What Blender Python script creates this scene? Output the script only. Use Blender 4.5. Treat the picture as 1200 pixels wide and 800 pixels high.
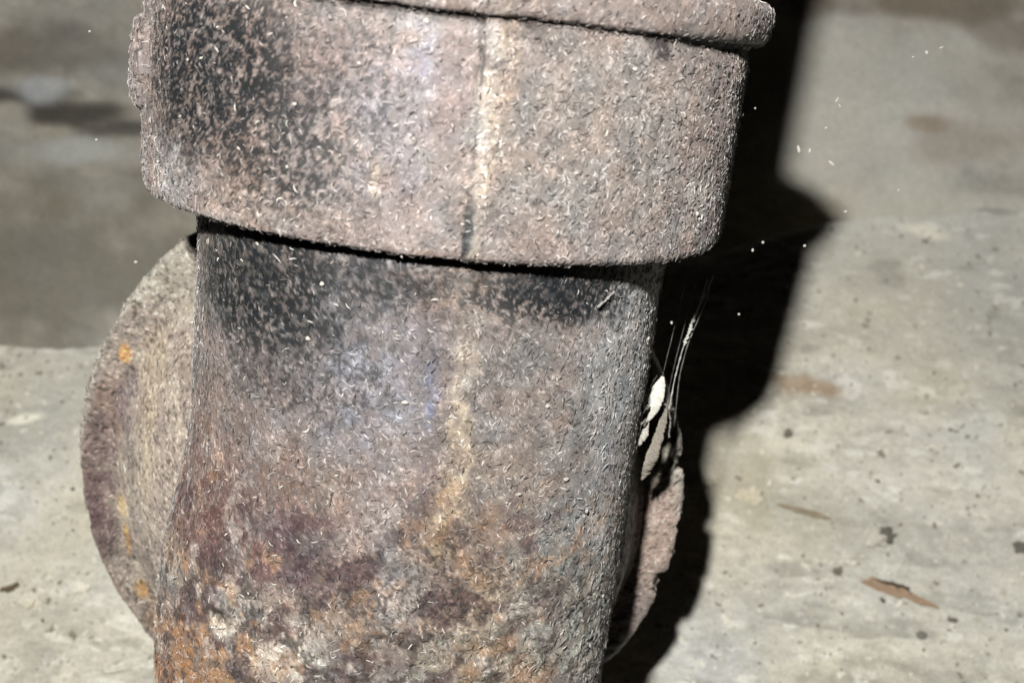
import bpy, math, random
import numpy as np

# ------------------------------------------------------------------ camera frame
for o in list(bpy.data.objects): bpy.data.objects.remove(o)
scene = bpy.context.scene
F = 1350.0                                   # focal length in photo pixels (1200 wide)
CZ = 0.20                                    # height of the camera above the pipe's foot
CAM = np.array([0.0, -0.272875, CZ])
PITCH, ROLL, YAW = 0.26477, 0.11099, 0.07666
FW = np.array([math.sin(YAW)*math.cos(PITCH), math.cos(YAW)*math.cos(PITCH), -math.sin(PITCH)])
_r = np.cross(FW, [0, 0, 1]); _r /= np.linalg.norm(_r); _u = np.cross(_r, FW)
RT = math.cos(ROLL)*_r + math.sin(ROLL)*_u
UP = -math.sin(ROLL)*_r + math.cos(ROLL)*_u

from mathutils import Matrix, Vector
cd = bpy.data.cameras.new('camera'); cam = bpy.data.objects.new('camera', cd)
scene.collection.objects.link(cam); scene.camera = cam
M3 = Matrix(((RT[0], UP[0], -FW[0]), (RT[1], UP[1], -FW[1]), (RT[2], UP[2], -FW[2])))
cam.matrix_world = Matrix.Translation(Vector(CAM)) @ M3.to_4x4()
cd.sensor_width = 36; cd.lens = 36*F/1200
cd.clip_start = 0.005; cd.clip_end = 50
cd.dof.use_dof = True; cd.dof.focus_distance = 0.25; cd.dof.aperture_fstop = 18

w = bpy.data.worlds.new('World'); scene.world = w; w.use_nodes = True
w.node_tree.nodes['Background'].inputs[0].default_value = (0.5, 0.55, 0.6, 1)
w.node_tree.nodes['Background'].inputs[1].default_value = 0.0015

# hand-held lamp: above and a little left of the lens
LP = CAM + RT*(-0.042) + UP*0.077 - FW*0.05
ld = bpy.data.lights.new('hand_torch', 'SPOT'); lamp = bpy.data.objects.new('hand_torch', ld)
scene.collection.objects.link(lamp)
ld.energy = 12.6; ld.spot_size = math.radians(125); ld.spot_blend = 1.0
ld.shadow_soft_size = 0.0065; ld.color = (1.0, 0.985, 0.95)
tgt = CAM + FW*0.45 + RT*0.04 - UP*0.10
dirv = Vector(tgt-LP).normalized()
lamp.rotation_mode = 'QUATERNION'; lamp.rotation_quaternion = dirv.to_track_quat('-Z', 'Y')
lamp.location = Vector(LP)

vs = scene.view_settings
scene.display_settings.display_device = 'sRGB'
vs.view_transform = 'Standard'; vs.look = 'None'; vs.exposure = 0.0; vs.gamma = 1.0
scene.render.engine = 'CYCLES'

# ------------------------------------------------------------------ helpers
def ray(px, py):
    """unit-depth ray of a photo pixel"""
    px = np.asarray(px, float); py = np.asarray(py, float)
    return FW + ((px-600)/F)[..., None]*RT + ((400-py)/F)[..., None]*UP
def at(px, py, d):
    return CAM + ray(px, py)*np.asarray(d, float)[..., None]

def _h(i, j, k, s):
    n = (i*73856093) ^ (j*19349663) ^ (k*83492791) ^ (s*2654435761)
    n = (n ^ (n >> 13)) * 1274126177
    n = n & 0x7fffffff
    n = (n ^ (n >> 15)) * 2246822519 & 0x7fffffff
    return ((n ^ (n >> 16)) & 0xffff)/65535.0
def vnoise(P, s=0):
    P = np.asarray(P, float); I = np.floor(P).astype(np.int64); f = P-I
    f = f*f*(3-2*f)
    r = 0
    for a in (0, 1):
        for b in (0, 1):
            for c in (0, 1):
                wgt = (f[:, 0] if a else 1-f[:, 0])*(f[:, 1] if b else 1-f[:, 1])*(f[:, 2] if c else 1-f[:, 2])
                r = r + wgt*_h(I[:, 0]+a, I[:, 1]+b, I[:, 2]+c, s)
    return r
def fbm(P, scale, octv=4, s=0, gain=.5):
    r = 0; a = 1; t = 0
    for o in range(octv):
        r = r + a*vnoise(P*scale*(2.03**o)+o*7.31, s+o); t += a; a *= gain
    return r/t
def sst(x, a, b):
    t = np.clip((x-a)/(b-a), 0, 1); return t*t*(3-2*t)
def lin(r, g, b):
    c = np.array([r, g, b])/255.
    return np.where(c <= .04045, c/12.92, ((c+.055)/1.055)**2.4)

def mesh_obj(name, V, Q, mat, parent=None, col=None, smooth=True, tris=False):
    V = np.asarray(V, np.float32); Q = np.asarray(Q, np.int32)
    n = Q.shape[1]
    me = bpy.data.meshes.new(name)
    me.vertices.add(len(V)); me.vertices.foreach_set('co', V.ravel())
    me.loops.add(Q.size); me.loops.foreach_set('vertex_index', Q.ravel())
    me.polygons.add(len(Q))
    me.polygons.foreach_set('loop_start', np.arange(0, Q.size, n, dtype=np.int32))
    me.polygons.foreach_set('loop_total', np.full(len(Q), n, np.int32))
    me.polygons.foreach_set('use_smooth', np.full(len(Q), smooth, bool))
    me.update(calc_edges=True); me.validate()
    if col is not None:
        a = me.color_attributes.new('albedo', 'FLOAT_COLOR', 'POINT')
        c = np.ones((len(V), 4), np.float32); c[:, :3] = np.clip(col, 0, 1)
        a.data.foreach_set('color', c.ravel())
    me.materials.append(mat)
    o = bpy.data.objects.new(name, me); scene.collection.objects.link(o)
    if parent: o.parent = parent
    return o
def grid_quads(nu, nv, wrap=False):
    i = np.arange(nu if wrap else nu-1); j = np.arange(nv-1)
    I, J = np.meshgrid(i, j, indexing='ij'); I = I.ravel(); J = J.ravel()
    I2 = (I+1) % nu
    return np.stack([I*nv+J, I2*nv+J, I2*nv+J+1, I*nv+J+1], 1)
def tag(o, label=None, cat=None, group=None, kind=None):
    if label: o['label'] = label
    if cat: o['category'] = cat
    if group: o['group'] = group
    if kind: o['kind'] = kind
    return o
def empty(name, loc, label, cat, group=None):
    o = bpy.data.objects.new(name, None); scene.collection.objects.link(o)
    o.empty_display_size = .01
    return tag(o, label, cat, group)         # empties stay at the origin of the rig; see place()

# ------------------------------------------------------------------ materials
def material(name, rough=.8, spec=.4, bump=.3, bscale=2500, bdist=.0004, fine=.35, sheen=0, fscale=3500, rough_var=.2):
    m = bpy.data.materials.new(name); m.use_nodes = True
    nt = m.node_tree; N = nt.nodes; L = nt.links; b = N['Principled BSDF']
    at_ = N.new('ShaderNodeVertexColor'); at_.layer_name = 'albedo'
    tc = N.new('ShaderNodeTexCoord')
    n1 = N.new('ShaderNodeTexNoise'); n1.inputs['Scale'].default_value = fscale; n1.inputs['Detail'].default_value = 3
    n1.inputs['Distortion'].default_value = 1.5
    L.new(tc.outputs['Object'], n1.inputs['Vector'])
    mr = N.new('ShaderNodeMapRange'); mr.inputs[1].default_value = .3; mr.inputs[2].default_value = .7
    mr.inputs[3].default_value = 1-fine; mr.inputs[4].default_value = 1+fine
    L.new(n1.outputs['Fac'], mr.inputs[0])
    mx = N.new('ShaderNodeMixRGB'); mx.blend_type = 'MULTIPLY'; mx.inputs[0].default_value = 1
    L.new(at_.outputs['Color'], mx.inputs[1]); L.new(mr.outputs[0], mx.inputs[2])
    L.new(mx.outputs[0], b.inputs['Base Color'])
    n2 = N.new('ShaderNodeTexNoise'); n2.inputs['Scale'].default_value = bscale; n2.inputs['Detail'].default_value = 4
    n2.inputs['Distortion'].default_value = 1.0
    L.new(tc.outputs['Object'], n2.inputs['Vector'])
    bp = N.new('ShaderNodeBump'); bp.inputs['Strength'].default_value = bump; bp.inputs['Distance'].default_value = bdist
    L.new(n2.outputs['Fac'], bp.inputs['Height']); L.new(bp.outputs[0], b.inputs['Normal'])
    m2 = N.new('ShaderNodeMapRange'); m2.inputs[3].default_value = rough-rough_var; m2.inputs[4].default_value = min(1, rough+rough_var)
    L.new(n2.outputs['Fac'], m2.inputs[0]); L.new(m2.outputs[0], b.inputs['Roughness'])
    b.inputs['Specular IOR Level'].default_value = spec
    b.inputs['Sheen Weight'].default_value = sheen; b.inputs['Sheen Roughness'].default_value = .5
    b.inputs['Diffuse Roughness'].default_value = 1.0
    return m
M_IRON = material('rusted_cast_iron', rough=.56, spec=.42, bump=.4, bscale=1700, bdist=.00025, fine=.45, fscale=2600, sheen=.0)
M_FIBRE = material('dust_fibre', rough=.6, spec=.5, bump=.1, fine=.1, sheen=.2)
M_CONC = material('concrete', rough=.9, spec=.2, bump=.35, bscale=700, bdist=.0008, fine=.22, fscale=1300)
M_WALL = material('stained_wall', rough=.9, spec=.2, bump=.5, bscale=160, bdist=.002, fine=.1, fscale=400)
M_SILK = material('spider_silk', rough=.5, spec=.6, bump=.2, bscale=4000, bdist=.0001, fine=.2)
M_CHIP = material('debris', rough=.85, spec=.3, bump=.5, bscale=900, bdist=.0004, fine=.25, fscale=1500)

# ------------------------------------------------------------------ stains, painted sheen and light offsets of the pipe, in (angle, height) on its own surface
PK = 0.50                                   # photo tone -> albedo
RS, RC, RB = .0534, .0668, .0702             # shaft, collar, bead radii
SHY = -.0070                                # shaft sits a little forward in the collar
ZC0 = CZ-.0420                              # collar's lower edge
ZB0 = CZ+.0016                              # bead's lower edge
def surf(px, py, R, cy=0.0):
    d = ray(px, py); o = CAM-np.array([0, cy, 0])
    a = d[0]**2+d[1]**2; b = o[0]*d[0]+o[1]*d[1]; c = o[0]**2+o[1]**2-R*R
    disc = max(b*b-a*c, 0)
    t = (-b-math.sqrt(disc))/a
    p = CAM+d*t
    return math.atan2(p[0], -(p[1]-cy)), p[2]
class Blob:
    def __init__(s, px, py, rx, ry, col, k, rag=.5, zone='shaft'):
        s.R = RC if zone == 'collar' else RS
        cy = 0 if zone == 'collar' else SHY
        s.th, s.z = surf(px, py, s.R, cy)
        a = surf(px-rx, py, s.R, cy)[0]; b = surf(px+rx, py, s.R, cy)[0]
        s.ru = max((b-a)/2*s.R, .0004); s.rv = ry*.000185
        s.col = lin(*col)*PK; s.k = k; s.rag = rag
    def mask(s, th, z, nz, nf=None):
        d = np.sqrt(((th-s.th)*s.R/s.ru)**2+((z-s.z)/s.rv)**2)
        m = s.k*(1-sst(d+(nz-.5)*2.4*s.rag, .45, 1.3))
        return m*(.35+.65*sst(nf, .40, .60)) if nf is not None and s.rag >= .45 else m
B = Blob
SHAFT = [  # broad areas first
 B(480, 480, 260, 170, (134, 124, 124), .7), B(660, 470, 120, 140, (136, 128, 122), .8),
 B(430, 400, 95, 130, (130, 126, 136), .7), B(300, 345, 110, 95, (78, 74, 72), .9), B(262, 300, 60, 70, (70, 66, 60), .8),  # first one: bluish sheen of the lamp painted into the colour
 B(340, 420, 90, 70, (92, 86, 84), .7), B(250, 480, 60, 90, (104, 90, 82), .8),
 B(300, 600, 130, 75, (112, 90, 86), .8), B(240, 585, 60, 80, (102, 74, 68), .8), B(400, 660, 110, 60, (104, 86, 90), .75),
 B(380, 570, 90, 40, (142, 112, 92), .6), B(560, 640, 120, 120, (146, 126, 108), .7), B(620, 740, 120, 90, (176, 168, 148), .85), B(560, 720, 60, 60, (172, 152, 128), .6, .8), B(650, 600, 60, 60, (150, 142, 134), .5, .8), B(440, 640, 50, 40, (184, 174, 168), .6, .9), B(600, 540, 60, 60, (146, 136, 128), .5, .8),  # crust and ochre, low tones painted lighter against the lamp's falloff
 B(510, 690, 60, 80, (120, 98, 92), .6), B(340, 730, 90, 50, (172, 150, 132), .6), B(250, 760, 60, 60, (150, 110, 72), .8),
 B(330, 790, 90, 30, (128, 100, 80), .7),
 B(450, 600, 40, 90, (160, 148, 146), .75, .8), B(470, 700, 30, 70, (168, 160, 156), .6, .9),
 B(430, 460, 60, 60, (156, 154, 164), .6, .7), B(410, 640, 45, 30, (160, 142, 132), .6, .8),  # first one: brighter core of the painted bluish sheen
 B(545, 345, 45, 50, (158, 136, 118), .7, .7), B(545, 440, 16, 70, (186, 172, 154), .7, .9), B(538, 520, 14, 60, (192, 170, 140), .7, .9),
 B(520, 600, 26, 40, (176, 148, 112), .7, .9), B(505, 640, 30, 26, (168, 136, 98), .6, .9),
 B(508, 440, 9, 42, (96, 106, 142), .7, .9), B(505, 375, 26, 36, (120, 98, 92), .6), B(500, 560, 12, 40, (104, 90, 108), .5, .8),
 B(690, 640, 60, 120, (140, 140, 138), .65, .7), B(735, 420, 30, 140, (156, 156, 156), .85, .3), B(725, 560, 34, 80, (144, 142, 142), .8, .4), B(700, 700, 30, 80, (170, 168, 158), .6, .6),  # grey right edge, painted lighter to offset the lamp standing left
 B(690, 760, 50, 60, (152, 152, 140), .6, .7), B(560, 770, 30, 30, (130, 96, 66), .6, .8), B(640, 690, 40, 20, (110, 98, 84), .6, .9),
 B(270, 715, 12, 10, (28, 26, 26), .95, .4), B(280, 695, 16, 13, (215, 200, 180), .95, .5), B(300, 745, 45, 18, (190, 172, 150), .7, .9),
 B(330, 780, 35, 22, (196, 178, 158), .75, .9), B(225, 790, 26, 40, (160, 112, 66), .7, .8),
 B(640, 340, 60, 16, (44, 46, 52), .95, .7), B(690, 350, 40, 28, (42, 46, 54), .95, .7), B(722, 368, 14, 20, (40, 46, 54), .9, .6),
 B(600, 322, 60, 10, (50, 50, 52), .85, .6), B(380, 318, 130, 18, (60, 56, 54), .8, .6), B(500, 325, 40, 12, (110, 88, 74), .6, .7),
 B(280, 640, 110, 34, (100, 66, 64), .7, .8), B(300, 748, 50, 16, (226, 212, 192), .9, .9), B(345, 778, 40, 18, (228, 216, 198), .9, .9), B(235, 745, 34, 34, (172, 120, 72), .75, .9), B(255, 790, 40, 22, (186, 124, 66), .8, .9), B(205, 700, 22, 40, (168, 142, 116), .7, .9), B(230, 660, 16, 30, (178, 160, 138), .6, .9),
]
COLLAR = [
 B(520, 180, 380, 150, (148, 132, 126), .6, .3, 'collar'), B(700, 170, 150, 110, (146, 136, 128), .7, .4, 'collar'),
 B(250, 80, 110, 90, (96, 84, 78), .9, .5, 'collar'), B(215, 150, 60, 80, (98, 86, 78), .8, .5, 'collar'),
 B(310, 130, 80, 90, (106, 90, 84), .75, .6, 'collar'), B(210, 40, 50, 50, (104, 92, 86), .7, .7, 'collar'),
 B(400, 90, 60, 60, (134, 114, 112), .6, .6, 'collar'), B(495, 75, 26, 34, (150, 158, 186), .8, .7, 'collar'), B(480, 110, 60, 60, (140, 136, 146), .55, .6, 'collar'),  # the two bluish ones paint the lamp's sheen on the collar
 B(440, 190, 60, 60, (146, 132, 136), .6, .6, 'collar'), B(530, 100, 26, 70, (132, 112, 110), .7, .3, 'collar'),
 B(575, 120, 15, 90, (200, 186, 170), .7, .9, 'collar'), B(566, 190, 12, 60, (208, 196, 180), .65, .9, 'collar'), B(600, 80, 16, 50, (176, 150, 126), .6, .7, 'collar'),
 B(549, 272, 7, 36, (40, 48, 52), .95, .3, 'collar'), B(440, 205, 7, 26, (206, 190, 158), .6, .7, 'collar'),
 B(775, 60, 13, 9, (48, 46, 52), .9, .7, 'collar'), B(640, 45, 60, 8, (90, 84, 78), .6, .7, 'collar'),
 B(200, 205, 26, 30, (140, 138, 136), .7, .7, 'collar'), B(300, 235, 110, 26, (142, 126, 112), .5, .6, 'collar'),
 B(858, 200, 18, 130, (172, 172, 172), .85, .3, 'collar'), B(820, 235, 16, 36, (178, 178, 172), .6, .9, 'collar'),  # first one: edge strip lightened in colour where the lamp falls off
 B(835, 295, 22, 18, (170, 176, 178), .8, .5, 'collar'), B(300, 190, 60, 40, (112, 96, 88), .5, .8, 'collar'),
 B(380, 200, 50, 50, (122, 116, 116), .5, .8, 'collar'),
]
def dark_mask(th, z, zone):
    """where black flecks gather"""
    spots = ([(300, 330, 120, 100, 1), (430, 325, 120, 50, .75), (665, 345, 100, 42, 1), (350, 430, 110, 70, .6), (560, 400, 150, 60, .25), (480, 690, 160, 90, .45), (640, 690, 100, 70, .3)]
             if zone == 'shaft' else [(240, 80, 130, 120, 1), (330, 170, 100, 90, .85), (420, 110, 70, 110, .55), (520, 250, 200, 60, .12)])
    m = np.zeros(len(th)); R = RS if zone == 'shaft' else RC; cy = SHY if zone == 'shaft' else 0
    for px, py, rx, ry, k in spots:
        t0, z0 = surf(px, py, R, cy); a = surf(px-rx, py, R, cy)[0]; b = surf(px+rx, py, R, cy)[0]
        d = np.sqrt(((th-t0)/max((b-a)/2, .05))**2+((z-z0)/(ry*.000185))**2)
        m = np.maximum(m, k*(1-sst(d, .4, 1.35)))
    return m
def pipe_colour(P, zone, fleck=True):
    cy = SHY if zone == 'shaft' else 0
    th = np.arctan2(P[:, 0], -(P[:, 1]-cy)); z = P[:, 2]
    base = lin(128, 116, 110)*PK if zone == 'shaft' else lin(138, 124, 118)*PK
    c = np.tile(base, (len(P), 1))
    n_l = fbm(P, 45, 4, 3); n_m = fbm(P, 170, 4, 11, .65); n_f = fbm(P, 520, 3, 13, .65)
    c = c*(.8+.4*n_l)[:, None]
    # rusty drift over what lies round the back and low down
    rust = sst(fbm(P, 60, 4, 29), .5, .66)*.5*sst(CZ-z, .06, .16)
    c = c*(1-rust[:, None])+(lin(150, 104, 66)*PK)*rust[:, None]
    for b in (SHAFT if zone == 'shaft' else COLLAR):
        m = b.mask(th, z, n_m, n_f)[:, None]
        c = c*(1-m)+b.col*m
    # crack along the casting seam, broken up
    s_ = (th-seam_th(z, zone))*(RC if zone == 'collar' else RS)+(fbm(P, 350, 3, 37)-.5)*.0010
    if zone == 'collar':
        kk = np.exp(-((s_+.0008)/.00032)**2)*np.clip(.6+.9*np.exp(-((z-(ZB0-.004))/.009)**2)+.9*np.exp(-((z-(ZC0+.006))/.007)**2), 0, 1)*sst(n_f, .36, .5)
        c = c*(1-.9*kk[:, None])
    kp = (.42*np.exp(-((s_-.0016)/.0011)**2)*sst(fbm(P, 420, 3, 39, .65), .46, .58)*(np.exp(-((z-(CZ-.083))/.02)**2) if zone == 'shaft' else 1))[:, None]
    c = c*(1-kp)+lin(226, 208, 180)*PK*kp
    if zone == 'shaft':
        low = sst(CZ-z, .078, .108)
        wh = sst(fbm(P, 170, 5, 301, .7), .55, .62)*low*(.40+.35*sst(CZ-z, .12, .14))
        c = c*(1-wh[:, None])+lin(190, 178, 166)*PK*wh[:, None]
        mr_ = sst(fbm(P+.7, 120, 5, 311, .66), .54, .60)*low*.7*(1-sst(th, .5, .9))
        c = c*(1-mr_[:, None])+lin(80, 54, 58)*PK*mr_[:, None]
        pt = sst(fbm(P, 300, 4, 321, .6), .57, .63)*sst(CZ-z, .10, .125)*.75
        c = c*(1-pt[:, None])+lin(72, 62, 56)*PK*pt[:, None]
        oc = 1.25*sst(fbm(P+.2, 190, 4, 331, .6), .56, .63)*low*(.38+.35*sst(-th, .35, .8)*sst(CZ-z, .115, .14))*sst(fbm(P, 40, 2, 341), .45, .58)
        c = c*(1-oc[:, None])+lin(170, 128, 88)*PK*oc[:, None]
    if zone == 'collar':      # darker tone in the groove below the bead, broken in places
        gd = np.exp(-((z-(ZB0-.0008)+(n_f-.5)*.0016)/.0011)**2)*sst(fbm(P+.4, 130, 3, 361, .6), .40, .56)*.85
        c = c*(1-gd[:, None])+lin(52, 44, 40)*PK*gd[:, None]
    gm = c.mean(1)[:, None]; c = c*.80+gm*.20*np.array([1.0, 1.0, .99])
    # blotchiness
    c = c*(.45+1.1*fbm(P, 330, 4, 41, .65))[:, None]
    tintv = (fbm(P, 210, 3, 51)-.5)[:, None]
    c = c*(1+tintv*np.array([.32, .05, -.12]))
    if fleck:
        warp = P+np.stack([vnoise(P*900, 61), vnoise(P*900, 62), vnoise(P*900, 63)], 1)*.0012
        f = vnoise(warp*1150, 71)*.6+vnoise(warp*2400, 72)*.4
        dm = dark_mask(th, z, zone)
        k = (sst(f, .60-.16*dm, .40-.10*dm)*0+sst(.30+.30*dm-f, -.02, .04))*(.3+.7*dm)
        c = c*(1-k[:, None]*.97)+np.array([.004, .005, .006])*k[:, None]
        # pale crust flecks
        f2 = vnoise(warp*1500+31, 81)*.6+vnoise(warp*3100, 82)*.4
        k2 = sst(f2, .62, .74)*.6
        c = c*(1-k2[:, None])+np.minimum(c*2.3+.02, .5)*k2[:, None]
    return c

# ------------------------------------------------------------------ pipe geometry
def thetas():
    front = np.linspace(-2.0, 2.0, 560)
    back = np.linspace(2.0, 2*math.pi-2.0, 42)[1:-1]
    return np.concatenate([front, back])
def seam_th(z, zone):
    pts = ([(578, -5), (575, 40), (566, 110), (560, 180), (552, 240), (545, 306)] if zone == 'collar'
           else [(545, 320), (530, 380), (533, 430), (540, 500), (540, 545), (512, 600), (497, 660), (480, 740), (470, 798)])
    R, cy = (RC, 0) if zone == 'collar' else (RS, SHY)
    q = np.array([surf(x, y, R, cy) for x, y in pts]); i = np.argsort(q[:, 1])
    return np.interp(z, q[i, 1], q[i, 0])
def lathe(name, prof, zone, parent, mat=M_IRON, amp=.00035, seam=True, extra=None, cy=None):
    """prof: (r, z) list already at its final density"""
    cy = (SHY if zone == 'shaft' else 0) if cy is None else cy
    T = thetas(); prof = np.array(prof); nu, nv = len(T), len(prof)
    TH = np.repeat(T, nv); TH = np.where(TH > math.pi, TH-2*math.pi, TH)
    R = np.tile(prof[:, 0], nu); Z = np.tile(prof[:, 1], nu)
    P = np.stack([R*np.sin(TH), -R*np.cos(TH)+cy, Z], 1)
    d = (fbm(P, 180, 3, 5)-.5)*amp*1.0+(fbm(P, 900, 3, 15, .6)-.5)*amp*.9+(fbm(P, 40, 3, 25)-.5)*amp*4
    if seam:
        s = (TH-seam_th(Z, zone))*R
        n = (fbm(P, 400, 3, 33)-.5)*.0012
        d = d+.00055*np.exp(-((s-.0013+n)/.0016)**2)
        d = d-.0009*np.exp(-((s+.0012+n*.4)/.0004)**2)*(np.exp(-((Z-(ZC0+.005))/.006)**2)+np.exp(-((Z-(ZB0-.004))/.006)**2) if zone == 'collar' else 0)
    if extra is not None: d = d+extra(TH, R, Z, P)
    dz = (fbm(P+.3, 70, 3, 45)-.5)*.0009+(fbm(P+.3, 600, 2, 47)-.5)*.00025
    P[:, 0] += d*np.sin(TH); P[:, 1] -= d*np.cos(TH); P[:, 2] += dz
    return mesh_obj(name, P, grid_quads(nu, nv, True), mat, parent, pipe_colour(P, zone))
def dense(pts, step=.0005):
    out = []
    for (a, b), (c, d) in zip(pts[:-1], pts[1:]):
        n = max(1, int(math.hypot(c-a, d-b)/step))
        for i in range(n): out.append((a+(c-a)*i/n, b+(d-b)*i/n))
    out.append(pts[-1]); return out

pipe = empty('cast_iron_pipe', (0, 0, 0), 'rusty cast iron drain pipe with a thick collar and a round flange behind it', 'pipe')

def shaft_bulge(TH, R, Z, P):
    low = sst(CZ-Z, .085, .150)
    left = np.exp(-((TH+1.35)/.75)**2)
    m = .0075*low*left
    # crusty scale thickens towards the foot, right-hand side pitted
    m = m+(sst(fbm(P, 260, 3, 91, .6), .5, .62)*.0004)*sst(CZ-Z, .09, .13)
    m = m-.0005*sst(fbm(P, 380, 3, 95, .6), .60, .68)*sst(CZ-Z, .10, .13)
    # flattened right edge
    m = m-.0005*np.exp(-((TH-1.25)/.2)**2)
    return m
shaft = lathe('shaft', dense([(RS+.0006, ZC0+.010), (RS+.0003, ZC0-.004), (RS, ZC0-.010), (RS-.0002, CZ-.125), (RS-.001, CZ-.150), (RS-.001, CZ-.215)]), 'shaft', pipe, extra=shaft_bulge, amp=.00038)

def collar_extra(TH, R, Z, P):
    m = -.0010*np.exp(-((TH-1.28)/.10)**2)*(R > .06)
    m = m+(.0005*sst(fbm(P, 220, 3, 96), .5, .6))*np.exp(-((TH+1.2)/.4)**2)
    s = (TH-seam_th(Z, 'collar'))*R
    return m+np.where((s < 0) & (R > .06), -.00022, 0)
cp = [(RS-.002, ZC0+.0035), (RC-.0035, ZC0+.0012)]
for a in range(0, 91, 15): cp.append((RC-.0018+.0018*math.sin(math.radians(a)), ZC0+.0018-.0018*math.cos(math.radians(a))))
cp += [(RC+.0004, ZC0+.012), (RC+.0002, ZB0-.004)]
cp += [(RC-.0002, ZB0-.0022), (RC-.0006, ZB0-.0012), (RC+.0002, ZB0+.0002), (RC+.0018, ZB0+.0010), (RC+.0018, ZB0+.004)]
collar = lathe('collar', dense(cp), 'collar', pipe, extra=collar_extra, amp=.00036)
bp_ = [(RC-.004, ZB0+.0004)]
for a in range(0, 181, 12):
    ca = math.radians(a); bp_.append((RB-.0030+.0030*math.sin(ca)**.7 if a else RB-.0030, ZB0+.0045-.0045*math.cos(ca)))
bp_ += [(RS+.003, ZB0+.0095)]
bead = lathe('bead', dense(bp_), 'collar', pipe, amp=.0003)
spig = lathe('spigot', dense([(RS, ZB0+.006), (RS, ZB0+.12)], .002), 'shaft', pipe, seam=False)

# lug on the left of the collar
def lump(name, c, ax, ay, az, sx, sy, sz, mat, parent=None, colour=(128, 116, 108), k=PK, n=36, rough=.12, fr=400, seed=3, power=2.0, var=.5):
    """an uneven rounded body with half-axes sx, sy, sz along ax, ay, az"""
    U = np.linspace(0, 2*math.pi, n, endpoint=False); Vv = np.linspace(0, math.pi, n//2+1)
    UU, VV = np.meshgrid(U, Vv, indexing='ij'); UU = UU.ravel(); VV = VV.ravel()
    def sp(x): return np.sign(x)*np.abs(x)**(2/power)
    X = sp(np.sin(VV))*sp(np.cos(UU)); Y = sp(np.sin(VV))*sp(np.sin(UU)); Z = sp(np.cos(VV))
    base = np.stack([X*sx, Y*sy, Z*sz], 1)
    nn = fbm(base+np.array([.31, .17, .05])*seed, fr, 3, seed)
    base = base*(1+(nn-.5)[:, None]*2*rough)
    P = np.asarray(c)+base[:, :1]*ax+base[:, 1:2]*ay+base[:, 2:]*az
    col = np.tile(lin(*colour)*k, (len(P), 1))*(1-var/2+var*fbm(P, fr*3, 3, seed+5, .6))[:, None]
    return mesh_obj(name, P, grid_quads(n, n//2+1, True), mat, parent, col)
XA, YA, ZA = np.array([1., 0, 0]), np.array([0, 1., 0]), np.array([0, 0, 1.])
t0 = -1.30
rad = np.array([math.sin(t0), -math.cos(t0), 0]); tan = np.array([math.cos(t0), math.sin(t0), 0])
tl, zl = surf(190, 85, RC)
lug = lump('lug', rad*(RC-.0006)+ZA*(zl+.0005), rad, tan, ZA, .0036, .0085, .0098, M_IRON, pipe, (124, 112, 106), n=130, power=3.6, fr=330, rough=.2)
_v = np.array([v.co for v in lug.data.vertices]); _c = np.ones((len(_v), 4), np.float32); _c[:, :3] = pipe_colour(_v, 'collar')
lug.data.color_attributes['albedo'].data.foreach_set('color', _c.ravel())

# ------------------------------------------------------------------ flange with its neck
DC = at(440, 572, .316)                     # centre of the face
PSI = YAW+.03
DN = np.array([-math.sin(PSI), -math.cos(PSI), .0]); DX = np.array([math.cos(PSI), -math.sin(PSI), 0]); DZ = ZA
RD = .0842
FLB = [  # stains of the flange: photo pixel, radius in metres, tone
 (147, 413, .0020, .0030, (206, 152, 92), .9), (147, 590, .0026, .0034, (206, 176, 128), .95), (152, 625, .0010, .006, (190, 146, 84), .8),
 (166, 690, .0030, .0040, (196, 150, 88), .8), (190, 440, .006, .018, (176, 160, 138), .6), (135, 480, .005, .012, (136, 112, 100), .7), (112, 560, .004, .02, (118, 96, 92), .8), (200, 520, .005, .012, (170, 156, 136), .7),
 (120, 600, .005, .014, (112, 92, 92), .8), (125, 520, .005, .010, (128, 112, 108), .7), (160, 470, .006, .008, (124, 114, 120), .5), (180, 560, .004, .02, (140, 132, 124), .6),
 (200, 330, .012, .010, (170, 162, 148), .8), (125, 700, .004, .010, (150, 128, 110), .6), (195, 640, .004, .012, (112, 100, 92), .6), (190, 720, .006, .010, (144, 116, 92), .7),
 (770, 620, .008, .016, (190, 166, 154), .85), (775, 540, .006, .008, (190, 184, 166), .8), (745, 720, .006, .01, (150, 136, 132), .7)]
def flange_colour(P):
    d = P-DC; u = d@DX; v = d[:, 2]; r = np.hypot(u, v)
    c = np.tile(lin(150, 138, 128)*PK*1.3, (len(P), 1))
    nm = fbm(P, 160, 4, 101, .6)
    for px, py, ru, rv, tone, k in FLB:
        rr = ray(px, py); t = ((DC-CAM)@DN)/(rr@DN); q = CAM+rr*t-DC
        dd = np.sqrt(((u-q@DX)/ru)**2+((v-q[2])/rv)**2)+(nm-.5)*1.4
        m = (k*(1-sst(dd, .6, 1.25)))[:, None]
        c = c*(1-m)+lin(*tone)*PK*1.15*m
    # paler outer arris towards the top
    e = (sst(r, RD-.0045, RD-.001)*.6*sst(v, -.010, .015))[:, None]
    c = c*(1-e)+lin(176, 172, 160)*PK*1.1*e
    c = c*(.55+.9*fbm(P, 330, 3, 111, .6))[:, None]
    f = vnoise(P*1500, 121)*.6+vnoise(P*2900, 122)*.4
    c = c*(1-.7*sst(.36-f, -.03, .05)[:, None])
    k2 = sst(f, .60, .74)[:, None]*.65
    cr = sst(fbm(P, 210, 4, 161, .65), .53, .62)[:, None]*.4*sst(RD-.004-r, 0, .006)[:, None]
    c = c*(1-cr)+lin(184, 172, 154)*PK*1.2*cr
    return c*(1-k2)+np.minimum(c*2.2+.02, .5)*k2
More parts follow.
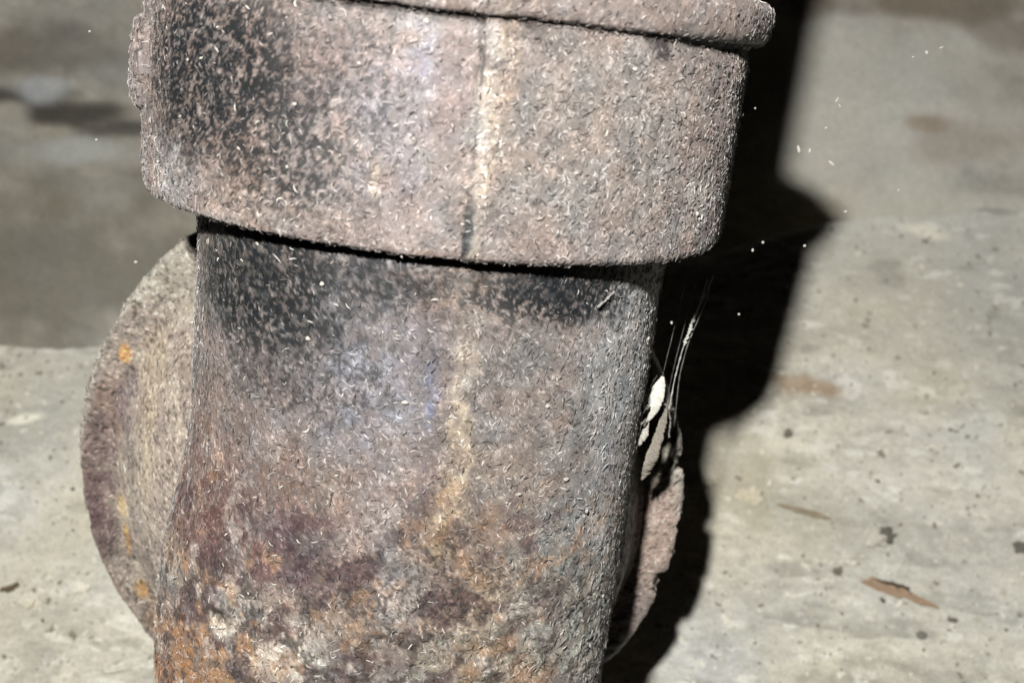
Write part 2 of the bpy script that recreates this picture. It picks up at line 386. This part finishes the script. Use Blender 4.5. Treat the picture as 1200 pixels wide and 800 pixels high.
def ring(name, prof, parent, amp=.0005, chips=True, shift=0.0):
    """prof (radius, forward distance) around the flange's own axis"""
    T = np.linspace(0, 2*math.pi, 900, endpoint=False); prof = np.array(prof)
    nu, nv = len(T), len(prof)
    A = np.repeat(T, nv); R = np.tile(prof[:, 0], nu); H = np.tile(prof[:, 1], nu)
    def mk(R, H): return DC+(shift*np.clip(H/.036, 0, 1))[:, None]*DX+(R*np.cos(A))[:, None]*DX+(R*np.sin(A))[:, None]*DZ+H[:, None]*DN
    P = mk(R, H)
    H2 = H+(fbm(P, 120, 4, 131)-.5)*amp*2.4+(fbm(P, 520, 3, 135, .6)-.5)*amp*1.8
    R2 = R+(fbm(P, 50, 3, 141)-.5)*amp*1.8+(fbm(P, 450, 3, 145, .6)-.5)*amp*.8
    if chips:
        edge = sst(R, RD-.006, RD)
        R2 = R2-edge*(.0005+.0017*sst(A, 4.9, 5.4)+.0017*(1-sst(A, .2, .6)))*sst(fbm(P, 150, 3, 151, .6), .53, .64)
    P = mk(R2, H2)
    return mesh_obj(name, P, grid_quads(nu, nv, True), M_IRON, parent, flange_colour(P))
flange = ring('flange', dense([(.030, 0), (RD-.0042, .0002), (RD-.0022, -.0004), (RD-.0006, -.0022), (RD, -.0045), (RD-.0002, -.0100), (RD-.002, -.0118), (.05, -.012), (.03, -.012)], .0007), pipe)
neck = ring('neck', dense([(.0745, -.001), (.0732, .0008), (.0715, .0020), (.0690, .0070), (.0630, .0200), (.0520, .0370), (.045, .045)], .0007), pipe, amp=.0007, chips=False, shift=-(DC@XA))
# iron behind the flange leading into the ground and wall
ring('branch', dense([(.052, -.010), (.052, -.10)], .004), pipe, chips=False)

# ------------------------------------------------------------------ curled dust and scale fibres on the iron (nobody could count them)
rng = np.random.default_rng(7)
def fibres(name, pos, nrm, colour, parent, shade=None, lo=.0006, hi=.0017, width=.00011, seed=1, tint=(.26, 3.0)):
    n = len(pos); r = np.random.default_rng(seed)
    a = r.normal(size=(n, 3)); t = a-(a*nrm).sum(1)[:, None]*nrm; t /= np.linalg.norm(t, axis=1)[:, None]
    b = np.cross(nrm, t)
    L = r.uniform(lo, hi, n)*np.where(r.random(n) < .07, 1.7, 1); curv = r.normal(0, 1.3, n); W = width*r.uniform(.6, 1.5, n)
    lift = r.uniform(.0000, .00007, n); seg = 3
    V = np.zeros((n, (seg+1)*3, 3)); p = pos-t*(L/2)[:, None]
    for i in range(seg+1):
        s = i/seg
        ang = curv*(s-.5)
        dirv = t*np.cos(ang)[:, None]+b*np.sin(ang)[:, None]; side = np.cross(nrm, dirv)
        if i: p = p+dirv*(L/seg)[:, None]
        wv = (W*(1 if 0 < i < seg else .25))[:, None]
        h = (lift*math.sin(math.pi*s)+.00002)[:, None]
        V[:, i*3] = p+side*wv+nrm*(h-.00005)
        V[:, i*3+1] = p+nrm*(h+wv*.55)
        V[:, i*3+2] = p-side*wv+nrm*(h-.00005)
    q = []
    for i in range(seg):
        for j in (0, 1): q.append([i*3+j, i*3+j+1, (i+1)*3+j+1, (i+1)*3+j])
    q = np.array(q); Q = (q[None]+(np.arange(n)*(seg+1)*3)[:, None, None]).reshape(-1, 4)
    tf = np.exp(r.uniform(math.log(tint[0]), math.log(tint[1]), n))
    if shade is not None: tf = np.where(r.random(n) < .72, tf*(1-.72*shade), tf)
    c = colour*tf[:, None]
    gl = c.mean(1)[:, None]*np.array([1.04, 1.0, .96]); g_ = (.55*sst(tf, .8, 2.2))[:, None]; c = c*(1-g_)+gl*g_
    wh = r.random(n) < .02
    c[wh] = np.array([.42, .40, .36])*r.uniform(.6, 1, wh.sum())[:, None]
    c = np.clip(c, .004, .62)
    c = np.repeat(c, (seg+1)*3, 0)
    o = mesh_obj(name, V.reshape(-1, 3), Q, M_FIBRE, parent, c)
    return tag(o, kind='stuff')
def thin(P, N, dm, seed):
    r = np.random.default_rng(seed); k = r.random(len(P)) > .42*dm
    return P[k], N[k]
def scatter_on(o, n, tmin=None, dens=None, seed=2, face=None):
    me = o.data; m = len(me.polygons); r = np.random.default_rng(seed)
    cen = np.zeros(m*3, np.float32); nor = np.zeros(m*3, np.float32); ar = np.zeros(m, np.float32)
    me.polygons.foreach_get('center', cen); me.polygons.foreach_get('normal', nor); me.polygons.foreach_get('area', ar)
    cen = cen.reshape(-1, 3).astype(float); nor = nor.reshape(-1, 3).astype(float)
    wgt = ar.astype(float)
    if face is not None: wgt = wgt*face(cen, nor)
    wgt /= wgt.sum()
    idx = r.choice(m, n, p=wgt)
    P = cen[idx]+r.normal(0, .0002, (n, 3)); N = nor[idx]
    N /= np.linalg.norm(N, axis=1)[:, None]+1e-9
    return P, N
front = lambda c, n: np.where(c[:, 1] < .035, 1.0, .05)*np.where(c[:, 2] > CZ-.20, 1, 0)
def outn(P, N, centre):
    d = P-centre; s = np.sign((d*N).sum(1)); s[s == 0] = 1
    return N*s[:, None]
axisc = lambda P, cy: np.stack([np.zeros(len(P)), np.full(len(P), cy), P[:, 2]], 1)
P, N = scatter_on(shaft, 66000, face=front, seed=21); N = outn(P, N, axisc(P, SHY))
P, N = thin(P, N, dark_mask(np.arctan2(P[:, 0], -(P[:, 1]-SHY)), P[:, 2], 'shaft'), 1)
fibres('dust_fibre', P, N, pipe_colour(P, 'shaft', False), pipe, seed=31, shade=dark_mask(np.arctan2(P[:, 0], -(P[:, 1]-SHY)), P[:, 2], 'shaft'))
P, N = scatter_on(collar, 42000, face=front, seed=22); N = outn(P, N, axisc(P, 0))
P, N = thin(P, N, np.maximum(dark_mask(np.arctan2(P[:, 0], -P[:, 1]), P[:, 2], 'collar'), 1.1*np.exp(-(((np.arctan2(P[:, 0], -P[:, 1])-seam_th(P[:, 2], 'collar'))*RC+.0062)/.0048)**4)), 2)
fibres('dust_fibre', P, N, pipe_colour(P, 'collar', False), pipe, seed=32, hi=.0016, shade=dark_mask(np.arctan2(P[:, 0], -P[:, 1]), P[:, 2], 'collar'))
P, N = scatter_on(bead, 8000, face=front, seed=23); N = outn(P, N, axisc(P, 0))
fibres('dust_fibre', P, N, pipe_colour(P, 'collar', False), pipe, seed=33, hi=.0015)
P, N = scatter_on(lug, 1500, seed=26); N = outn(P, N, axisc(P, 0))
fibres('dust_fibre', P, N, pipe_colour(P, 'collar', False), pipe, seed=36, hi=.0015)
P, N = scatter_on(flange, 9000, seed=24, face=lambda c, n: np.where((c-DC)@DN > -.006, 1., .0)*np.where(np.linalg.norm(c-DC, axis=1) > .05, 1, 0))
N = N*np.sign(N@DN+1e-6)[:, None]
fibres('dust_fibre', P, N, flange_colour(P), pipe, seed=34, width=.00010)
P, N = scatter_on(neck, 8000, seed=25); N = outn(P, N, DC+0*P)
fibres('dust_fibre', P, N, flange_colour(P), pipe, seed=35, width=.00010)

# thin flakes and blisters of scale that stand off the surface
def on_surf(px, py, zone='shaft', lift=0.0):
    R, cy = (RC, 0) if zone == 'collar' else (RS, SHY)
    t, z = surf(px, py, R, cy); n = np.array([math.sin(t), -math.cos(t), 0])
    return np.array([0, cy, z])+n*(R+lift), n
specks = [(500, 25, 'c'), (300, 268, 's'), (292, 268, 's'), (222, 70, 'c'), (185, 101, 'c'), (475, 471, 's'), (362, 396, 's'), (456, 552, 's'),
          (607, 578, 's'), (593, 588, 's'), (705, 697, 's'), (868, 135, 'c'), (743, 81, 'c'), (338, 195, 'c'), (347, 122, 'c'), (815, 250, 'c'),
          (818, 256, 'c'), (378, 332, 's'), (290, 280, 's'), (304, 285, 's'), (758, 396, 's'), (757, 402, 's'), (686, 598, 's'), (662, 560, 's'), (640, 475, 's')]
for i, (x, y, zn) in enumerate(specks):
    p, n = on_surf(x, y, 'collar' if zn == 'c' else 'shaft', .0004)
    tn = np.cross(ZA, n)
    rr = random.Random(i); s = rr.uniform(.00022, .00045)
    lump('white_speck', p, tn, ZA, n, s*rr.uniform(.8, 1.6), s, s*.6, M_SILK, pipe, (216, 210, 200), .45, n=14, rough=.8, fr=2600, seed=i, var=.2)

# ------------------------------------------------------------------ sloping concrete ground in front of the wall
def slab_inv(px, py):  return 2.05+.00118*(py-400)-.00004*(px-600)
A0, A1, A2 = [at(x, y, 1/slab_inv(x, y)) for x, y in ((0, 700), (1200, 700), (600, 300))]
SN = np.cross(A1-A0, A2-A0); SN /= np.linalg.norm(SN)
if SN@(CAM-A0) < 0: SN = -SN
ex = [-1500, 0, 130, 400, 700, 900, 1000, 1200, 2800]; ey = [385, 393, 400, 372, 318, 268, 246, 232, 150]
nu, nv = 620, 340
U = np.concatenate([np.linspace(-1400, -20, 40)[:-1], np.linspace(-20, 1220, 530), np.linspace(1220, 2700, 52)[1:]]); nu = len(U)
S = np.concatenate([np.linspace(0, 1, 300)[:-1]*1.0, np.linspace(1, 2.2, 30)]); nv = len(S)
UU, SS = np.meshgrid(U, S, indexing='ij'); UU = UU.ravel(); SS = SS.ravel()
TOP = np.interp(UU, ex, ey)+(vnoise(np.stack([UU*.02, UU*0, UU*0], 1), 5)-.5)*8
PY = TOP+(830-TOP)*SS
P = at(UU, PY, 1/slab_inv(UU, PY))
hgt = (fbm(P, 14, 4, 201)-.5)*.006+(fbm(P, 60, 3, 205, .5)-.5)*.0030+(fbm(P*np.array([.5, 1, 1]), 240, 4, 209, .65)-.5)*.0017
pit = sst(fbm(P*np.array([.45, 1, 1]), 110, 3, 215, .55), .62, .72)
hgt -= pit*.0010
hgt += .0007*sst(fbm(P, 150, 2, 219), .66, .76)
P = P+hgt[:, None]*SN
P = P-SN*(.006*np.exp(-SS*60))[:, None]     # worn, rounded top arris
xx = UU
def conc_colour(P, tone, scale=1.0):
    n = fbm(P, 9*scale, 4, 221); m = fbm(P*np.array([.4, 1, 1]), 60*scale, 4, 225, .6); f = fbm(P*np.array([.6, 1, 1]), 320*scale, 4, 229, .75)
    c = np.tile(lin(*tone), (len(P), 1))*(.74+.52*m)[:, None]*(.72+.56*f)[:, None]*(.85+.3*n)[:, None]
    t = (fbm(P, 28*scale, 3, 233)-.5)[:, None]
    return c*(1+t*np.array([.12, .04, -.16]))
col = conc_colour(P, (197, 194, 183))
gx = sst(xx, -100, 1300)[:, None]
g = sst(fbm(P, 16, 3, 241), .42, .6)[:, None]*.5
col = col*(1-g)+col*np.array([.88, .91, .95])*g
veil = (sst(xx, 700, 1000)*(1-sst(PY, 240, 420))*.75)[:, None]          # greyer tone towards the top right of the slab
col = col*(1-veil)+lin(188, 187, 178)*veil*(.8+.4*fbm(P*np.array([.5, 1, 1]), 90, 4, 249, .6))[:, None]
col = col*(1-.22*pit[:, None])
wht = sst(fbm(P*np.array([.4, 1, 1]), 230, 4, 245, .6), .60, .70)[:, None]*.6
col = col*(1-wht)+np.array([.74, .73, .67])*wht
def stain(col, P, px, py, rx, ry, tone, k, rag=.8, wob=90, seed=251, inv=slab_inv):
    q = at(px, py, 1/inv(px, py)); qx = at(px+rx, py, 1/inv(px+rx, py)); qy = at(px, py-ry, 1/inv(px, py-ry))
    a = (qx-q); b = (qy-q); d = P-q
    u = (d@a)/(a@a); v = (d@b)/(b@b)
    m = k*(1-sst(np.sqrt(u*u+v*v)+(fbm(P, wob, 3, seed)-.5)*2*rag, .4, 1.3))
    return col*(1-m[:, None])+lin(*tone)*m[:, None]
col = stain(col, P, 935, 452, 60, 14, (156, 128, 98), .7)
col = stain(col, P, 1120, 380, 160, 60, (176, 172, 160), .4)
col = stain(col, P, 60, 470, 130, 60, (168, 168, 158), .5)
col = stain(col, P, 30, 492, 22, 6, (232, 230, 216), .9, .4)
col = stain(col, P, 1085, 270, 26, 9, (226, 222, 206), .7, .5)
col = stain(col, P, 60, 640, 70, 70, (194, 190, 172), .4)
col = stain(col, P, 950, 600, 120, 40, (150, 148, 136), .4, .9)
col = stain(col, P, 860, 560, 60, 60, (176, 168, 146), .5, .8)
ground = mesh_obj('ground', P, grid_quads(nu, nv), M_CONC, None, col)
tag(ground, kind='structure')
# the slab's broken top edge turns down behind it
e = P.reshape(nu, nv, 3)[:, 0]
rows = [e, e-SN*.006+np.array([0, .002, 0]), e-SN*.03+np.array([0, .004, -.01]), e-SN*.30+np.array([0, .01, -.2])]
EV = np.stack(rows, 1).reshape(-1, 3)
edge = mesh_obj('slab_edge', EV, grid_quads(nu, 4), M_CONC, ground, conc_colour(EV, (190, 186, 168)))

# ------------------------------------------------------------------ wall behind
WD = .60
def wall_inv(px, py): return 1/WD+0*np.asarray(px, float)+.00006*(np.asarray(py, float)-250)
U = np.linspace(-1300, 2500, 420); V_ = np.linspace(-900, 640, 260)
UU, VV = [a.ravel() for a in np.meshgrid(U, V_, indexing='ij')]
P = at(UU, VV, 1/wall_inv(UU, VV))
WN = -FW
hg = (fbm(P, 12, 4, 301)-.5)*.012+(fbm(P, 60, 4, 305)-.5)*.004
P = P+hg[:, None]*WN
col = conc_colour(P, (198, 194, 183), .9)*(.72+.56*fbm(P*np.array([.45, 1, 1.6]), 22, 5, 261, .6))[:, None]
def ws(*a, **k):
    global col
    col = stain(col, P, *a, inv=wall_inv, wob=40, **k)
ws(80, 320, 190, 130, (140, 134, 120), .75)
ws(1000, 120, 220, 130, (212, 210, 202), .75)
ws(1120, 250, 160, 50, (222, 220, 208), .5)
ws(1100, 4, 190, 22, (122, 106, 86), .75, rag=.9)
ws(90, 180, 90, 18, (192, 192, 186), .6)
ws(20, 112, 60, 12, (84, 80, 75), .85, rag=.9)
ws(90, 134, 60, 12, (80, 76, 71), .9, rag=.9)
ws(160, 152, 50, 12, (84, 80, 75), .85, rag=.9)
ws(45, 104, 34, 16, (216, 218, 220), .8, rag=.6)
ws(95, 178, 50, 14, (208, 210, 206), .7, rag=.6)
ws(60, 20, 50, 14, (190, 186, 176), .6, rag=.7)
ws(150, 80, 60, 20, (176, 178, 172), .6, rag=.7)
ws(70, 250, 60, 30, (156, 148, 130), .5, rag=.8)
ws(120, 220, 60, 14, (170, 168, 158), .5, rag=.8)
ws(40, 60, 120, 30, (116, 108, 98), .6)
ws(1080, 146, 24, 9, (160, 140, 112), .6)
ws(1130, 170, 60, 30, (170, 156, 140), .5)
ws(1195, 40, 40, 26, (122, 104, 86), .5)
ws(240, 60, 90, 100, (130, 128, 122), .5)
wall = mesh_obj('wall', P, grid_quads(len(U), len(V_)), M_WALL, None, col)
tag(wall, 'stained grey concrete wall rising behind the pipe above the pale slab', 'wall')

# ------------------------------------------------------------------ loose bits on the ground
def gpt(px, py, lift=0.0):
    q = at(px, py, 1/slab_inv(px, py)); return q+SN*lift
GX = np.cross(SN, np.cross(RT, SN)); GX /= np.linalg.norm(GX); GY = np.cross(SN, GX)
GY = GY if GY@UP > 0 else -GY
def bit(name, px, py, lx, ly, h, colour, label, cat, ang=0, k=.85, seed=1, group=None, rough=.85, fr=650, power=2.2, lift=None, n=26):
    ca, sa = math.cos(math.radians(ang)), math.sin(math.radians(ang))
    ax = GX*ca+GY*sa; ay = -GX*sa+GY*ca
    s = 1/slab_inv(px, py)/F
    o = lump(name, gpt(px, py, (h*.35*s if lift is None else lift)), ax, ay, SN, lx*s, ly*s, h*s, M_CHIP, None, colour, k, n=n, rough=rough, fr=fr, seed=seed, power=power, var=.7)
    return tag(o, label, cat, group)
bit('wood_splinter', 1050, 694, 36, 6, 7, (170, 146, 122), 'thin brown wood splinter lying on the concrete at lower right', 'splinter', -22, seed=3, fr=260)
bit('bark_flake', 1046, 690, 22, 3, 10, (88, 76, 62), 'narrow dark bark flake leaning on the wood splinter', 'bark', -20, seed=33)
bit('stone_chip', 1022, 634, 13, 10, 14, (202, 198, 186), 'pale stone chip standing out of the concrete above the splinter', 'stone', 10, seed=5)
bit('stone_chip', 1036, 631, 10, 9, 9, (112, 108, 98), 'dark grey stone chip touching the right side of the pale one', 'stone', 0, seed=6)
bit('stone_chip', 878, 582, 13, 9, 9, (214, 206, 184), 'cream stone chip on the concrete right of the shadow', 'stone', -10, seed=7)
bit('twig', 940, 602, 26, 4, 4, (158, 146, 124), 'short brown twig half sunk in the concrete, right of the cream chip', 'twig', -18, seed=8, fr=200)
bit('stone_chip', 922, 511, 5, 5, 6, (128, 122, 110), 'small dark stone chip on the concrete just below the rust stain', 'stone', 0, seed=9)
bit('stone_chip', 980, 672, 5, 4, 5, (126, 120, 108), 'small dark stone chip left of the wood splinter', 'stone', 0, seed=10)
bit('stone_chip', 1079, 745, 6, 5, 5, (132, 128, 118), 'small dark stone chip below the wood splinter', 'stone', 0, seed=11)
bit('stone_chip', 1115, 728, 5, 3, 4, (120, 114, 104), 'flat dark stone chip down to the right of the wood splinter', 'stone', 0, seed=12)
bit('stone_chip', 1194, 645, 8, 6, 7, (120, 116, 108), 'grey stone chip at the right edge of the picture', 'stone', 0, seed=13)
bit('stone_chip', 96, 690, 10, 7, 9, (228, 224, 210), 'white stone chip beside the left rim of the flange', 'stone', 0, seed=14)
bit('stone_chip', 36, 708, 9, 6, 8, (222, 216, 198), 'white stone chip nearest the lower left corner', 'stone', 20, seed=15)
bit('plaster_flake', 150, 778, 26, 5, 7, (214, 210, 196), 'pale plaster flake against the foot of the flange', 'plaster', 22, seed=16)
bit('leaf_scrap', 12, 690, 12, 4, 4, (110, 96, 74), 'curled brown leaf scrap at the left edge of the slab', 'leaf', 20, seed=17)
# grit too fine to count
gr = np.random.default_rng(77)
cube = np.array([[-1, -1, -1], [1, -1, -1], [1, 1, -1], [-1, 1, -1], [-1, -1, 1], [1, -1, 1], [1, 1, 1], [-1, 1, 1]], float)
cq = np.array([[0, 3, 2, 1], [4, 5, 6, 7], [0, 1, 5, 4], [1, 2, 6, 5], [2, 3, 7, 6], [3, 0, 4, 7]])
ng = 3800; VV_ = []; CC = []
for i in range(ng):
    px = gr.uniform(-60, 1260); py = gr.uniform(np.interp(px, ex, ey)+12, 825)
    s = 1/slab_inv(px, py)/F*gr.choice([1, 1.4, 2.2, 3.2], p=[.5, .35, .13, .02])*.9
    v = cube*(1+gr.uniform(-.35, .35, (8, 3)))*np.array([gr.uniform(1, 2.2), 1, .6]); a = gr.uniform(0, 3.14)
    ax = GX*math.cos(a)+GY*math.sin(a); ay = -GX*math.sin(a)+GY*math.cos(a)
    VV_.append(gpt(px, py, hgt.mean())+s*(v[:, :1]*ax+v[:, 1:2]*ay+v[:, 2:]*SN))
    t = lin(*(((196, 192, 176), (150, 144, 130), (90, 84, 74), (228, 224, 210))[gr.choice(4, p=[.50, .25, .02, .23])]))*.85
    CC.append(np.tile(t, (8, 1)))
# rest them on the real surface, not on the mean plane
from mathutils.bvhtree import BVHTree
dg = ground.data; bv = BVHTree.FromPolygons([v.co for v in dg.vertices], [p.vertices[:] for p in dg.polygons])
def drop(c):
    h = bv.ray_cast(Vector(c+SN*.03), Vector(-SN), .1)
    return np.array(h[0]) if h[0] else c
for i in range(ng):
    c = VV_[i].mean(0); VV_[i] = VV_[i]+(drop(c)-c)
grit = mesh_obj('grit', np.concatenate(VV_), (cq[None]+(np.arange(ng)*8)[:, None, None]).reshape(-1, 4), M_CHIP, None, np.concatenate(CC), smooth=False)
tag(grit, kind='stuff')
for o in list(scene.collection.objects):
    if o.name.split('.')[0] in ('wood_splinter', 'bark_flake', 'stone_chip', 'twig', 'plaster_flake', 'leaf_scrap'):
        c = np.mean([v.co for v in o.data.vertices], 0); q = drop(np.array(c))
        o.location = Vector(q-c)+Vector(SN)*.0008

# ------------------------------------------------------------------ spider's silk, cocoon and husk beside the pipe
def tube(name, pts, radii, mat, parent, colour, k=.9, sides=6, seed=1, jit=0.0, sub=6):
    pts = np.array(pts, float); radii = np.array(radii, float); n = (len(pts)-1)*sub+1
    t = np.linspace(0, len(pts)-1, n); Pp = np.stack([np.interp(t, range(len(pts)), pts[:, i]) for i in range(3)], 1)
    for _ in range(sub):                       # soften the corners
        Pp[1:-1] = (Pp[:-2]+2*Pp[1:-1]+Pp[2:])/4
    Rr = np.interp(t, range(len(pts)), radii); r = np.random.default_rng(seed)
    Rr = Rr*(1+r.uniform(-jit, jit, n)); Pp = Pp+r.normal(0, 1, (n, 3))*(Rr*jit*.4)[:, None]
    T = np.gradient(Pp, axis=0); T /= np.linalg.norm(T, axis=1)[:, None]
    A = np.cross(T, FW); A /= np.linalg.norm(A, axis=1)[:, None]; Bn = np.cross(T, A)
    th = np.linspace(0, 2*math.pi, sides, endpoint=False)
    V = Pp[None]+(np.cos(th)[:, None, None]*A[None]+np.sin(th)[:, None, None]*Bn[None])*Rr[None, :, None]
    V = V.reshape(-1, 3); V = V+r.normal(0, 1, V.shape)*np.tile(Rr, sides)[:, None]*jit*.25
    c = np.tile(lin(*colour)*k, (len(V), 1))*r.uniform(.75, 1.1, len(V))[:, None]
    return mesh_obj(name, V, grid_quads(sides, n, True), mat, parent, c)
def pl(*a): return [at(x, y, d) for x, y, d in a]
px_ = .28/F
coc = empty('cocoon', None, 'white spindle shaped spider cocoon hanging in the gap right of the pipe', 'cocoon')
tube('case', pl((777, 441, .274), (774, 450, .274), (769, 465, .274), (763, 480, .274), (758, 493, .274)), np.array([1.5, 6, 9.5, 8.5, 2.5])*px_, M_SILK, coc, (226, 224, 214), .62, 16, 5, .05, 10)
tube('tail', pl((758, 491, .2735), (757, 500, .273), (753, 510, .272), (746, 516, .271), (740, 521, .270)), np.array([2, 4, 6.5, 6, 2])*px_, M_SILK, coc, (214, 210, 198), .48, 12, 6, .12, 8)
husk = empty('dry_husk', None, 'grey brown dried husk hanging beneath the white cocoon', 'husk')
tube('shell', pl((782, 468, .280), (778, 490, .280), (771, 515, .280), (764, 535, .279), (757, 552, .285), (752, 562, .285)), np.array([1, 4, 6, 7, 5, 1])*px_, M_CHIP, husk, (168, 160, 148), .5, 18, 7, .14, 14)
tube('fold', pl((776, 500, .283), (772, 520, .2825), (762, 545, .282)), np.array([1, 3.5, 1])*px_, M_CHIP, husk, (168, 156, 138), .5, 8, 8, .3, 8)
shred = empty('dust_tuft', None, 'grey tuft of matted dust on the right edge of the pipe beside the cocoon', 'dust')
for i in range(16):
    r = random.Random(100+i); x, y = 745+r.uniform(-9, 9), 486+r.uniform(-13, 12); a = r.uniform(-1.6, -.5)
    l = r.uniform(5, 13)
    tube('strand', pl((x-l*math.cos(a), y-l*math.sin(a), .270), (x+r.uniform(-3, 3), y+r.uniform(-3, 3), .267), (x+l*math.cos(a), y+l*math.sin(a), .270)), np.array([.7, 1.8, .5])*px_, M_SILK, shred, (150, 146, 140), .45, 5, 200+i, .3, 5)
def silk(pts, r, label, colour=(190, 188, 182), k=.6, jit=.5, seed=1):
    o = tube('silk_thread', pl(*pts), np.full(len(pts), r)*px_, M_SILK, None, colour, k, 5, seed, jit, 10)
    return tag(o, label, 'silk')
silk([(836, 322, .284), (822, 352, .284), (809, 385, .284), (800, 408, .284), (790, 446, .285), (784, 480, .280)], .75, 'longest silk thread, slanting from the collar corner down past the cocoon', seed=11)
silk([(829, 326, .283), (821, 350, .283), (811, 378, .283)], .9, 'short thick silk thread close beside the long one under the collar corner', seed=12)
silk([(812, 374, .283), (808, 388, .283), (802, 404, .284)], 1.7, 'knotted clump of silk halfway down the long thread', (210, 208, 200), seed=13, jit=.7)
silk([(803, 330, .284), (790, 385, .283), (780, 425, .282), (776, 443, .274)], .4, 'faint silk thread running straight down to the tip of the cocoon', (120, 118, 112), .35, seed=14)
silk([(816, 328, .285), (792, 420, .285), (783, 460, .280)], .4, 'faint silk thread between the cocoon tip and the long thread', (110, 108, 104), .35, seed=15)
silk([(732, 322, .2405), (724, 335, .236), (712, 350, .232), (700, 360, .2300)], 1.2, 'short silk thread across the black patch beneath the collar', (170, 168, 162), .5, seed=16)
silk([(868, 60, .258), (864, 100, .257), (852, 145, .2555), (843, 172, .2555), (837, 192, .257)], 1.0, 'pale hair lying along the right side of the collar', (196, 190, 178), .6, seed=17, jit=.3)

silk([(836, 322, .284), (826, 356, .285), (806, 402, .285), (796, 440, .286), (790, 500, .290)], .5, 'silk thread just right of the longest one, ending on the flange', (150, 148, 142), .45, seed=21)
silk([(770, 440, .276), (762, 452, .272), (757, 470, .271), (752, 486, .270)], .5, 'short silk thread tying the cocoon to the edge of the pipe', (150, 148, 142), .5, seed=22)
silk([(776, 470, .276), (783, 478, .277), (786, 492, .279), (784, 512, .283)], .9, 'grey strand of silk along the right side of the dried husk', (150, 146, 138), .5, seed=23, jit=.8)
# specks of dust caught on hair-thin strands
sp = [(975, 192, 6, 2.2, -40), (936, 175, 2.4, 6, 10), (949, 177, 1.8, 3.5, 0), (981, 117, 1.5, 4, -30), (984, 124, 1.2, 3, 20), (968, 150, 2, 2, 30), (1086, 62, 2.5, 3, 20), (1070, 67, 1.5, 1.5, 0),
      (1103, 56, 3.5, 1.2, 20), (991, 248, 2.5, 2, 0), (885, 127, 1.6, 1.6, 0), (882, 293, 2, 3, 0), (894, 284, 1.8, 1.8, 0), (943, 288, 2, 1.8, 0), (866, 368, 1.6, 1.6, 0), (1053, 223, 2, 1.2, 30),
      (105, 37, 1.8, 1.8, 0), (113, 164, 1.8, 1.8, 0), (159, 307, 2.4, 2, 0), (787, 378, 1.6, 2.4, 0)]
splab = ['largest white dust speck, hook shaped, beside the upper shadow edge', 'oval dust speck upper left of the hook shaped one', 'thin upright dust speck between the oval and the hook shaped one', 'upright sliver of dust high above the hook shaped speck', 'leaning sliver of dust just below the higher sliver', 'lone short sliver midway above the hook shaped speck', 'brightest speck of the three at the upper right', 'faint leftmost speck of the three at the upper right', 'long flat speck, rightmost of the three at the upper right', 'speck right at the tip of the shadow of the bead',
 'small speck in the black shadow level with the upper collar', 'larger of the paired specks in the black shadow', 'higher right one of the paired specks in the black shadow', 'speck right of the pair, by the edge of the black shadow', 'lowest lone speck in the black shadow right of the silk', 'rightmost speck, alone above the top edge of the slab',
 'highest of the three dust specks left of the pipe', 'middle one of the three dust specks left of the pipe', 'lowest of the three dust specks, above the flange', 'speck beside the upper silk threads below the collar corner']
for i, (x, y, a, b, g) in enumerate(sp):
    d = .262+.0011*(i % 5); s = d/F*.8; ca, sa = math.cos(math.radians(g)), math.sin(math.radians(g))
    o = lump('dust_speck', at(x, y, d), RT*ca+UP*sa, -RT*sa+UP*ca, -FW, a*s, b*s, min(a, b)*s, M_SILK, None, (216, 212, 200), .42, n=12, rough=.35, fr=1500, seed=i, var=.3)
    tag(o, splab[i], 'dust speck', 'dust specks floating %s the pipe' % ('left of' if x < 400 else 'right of'))
print('tris', sum(len(o.data.polygons)*2 for o in scene.objects if o.type == 'MESH'))
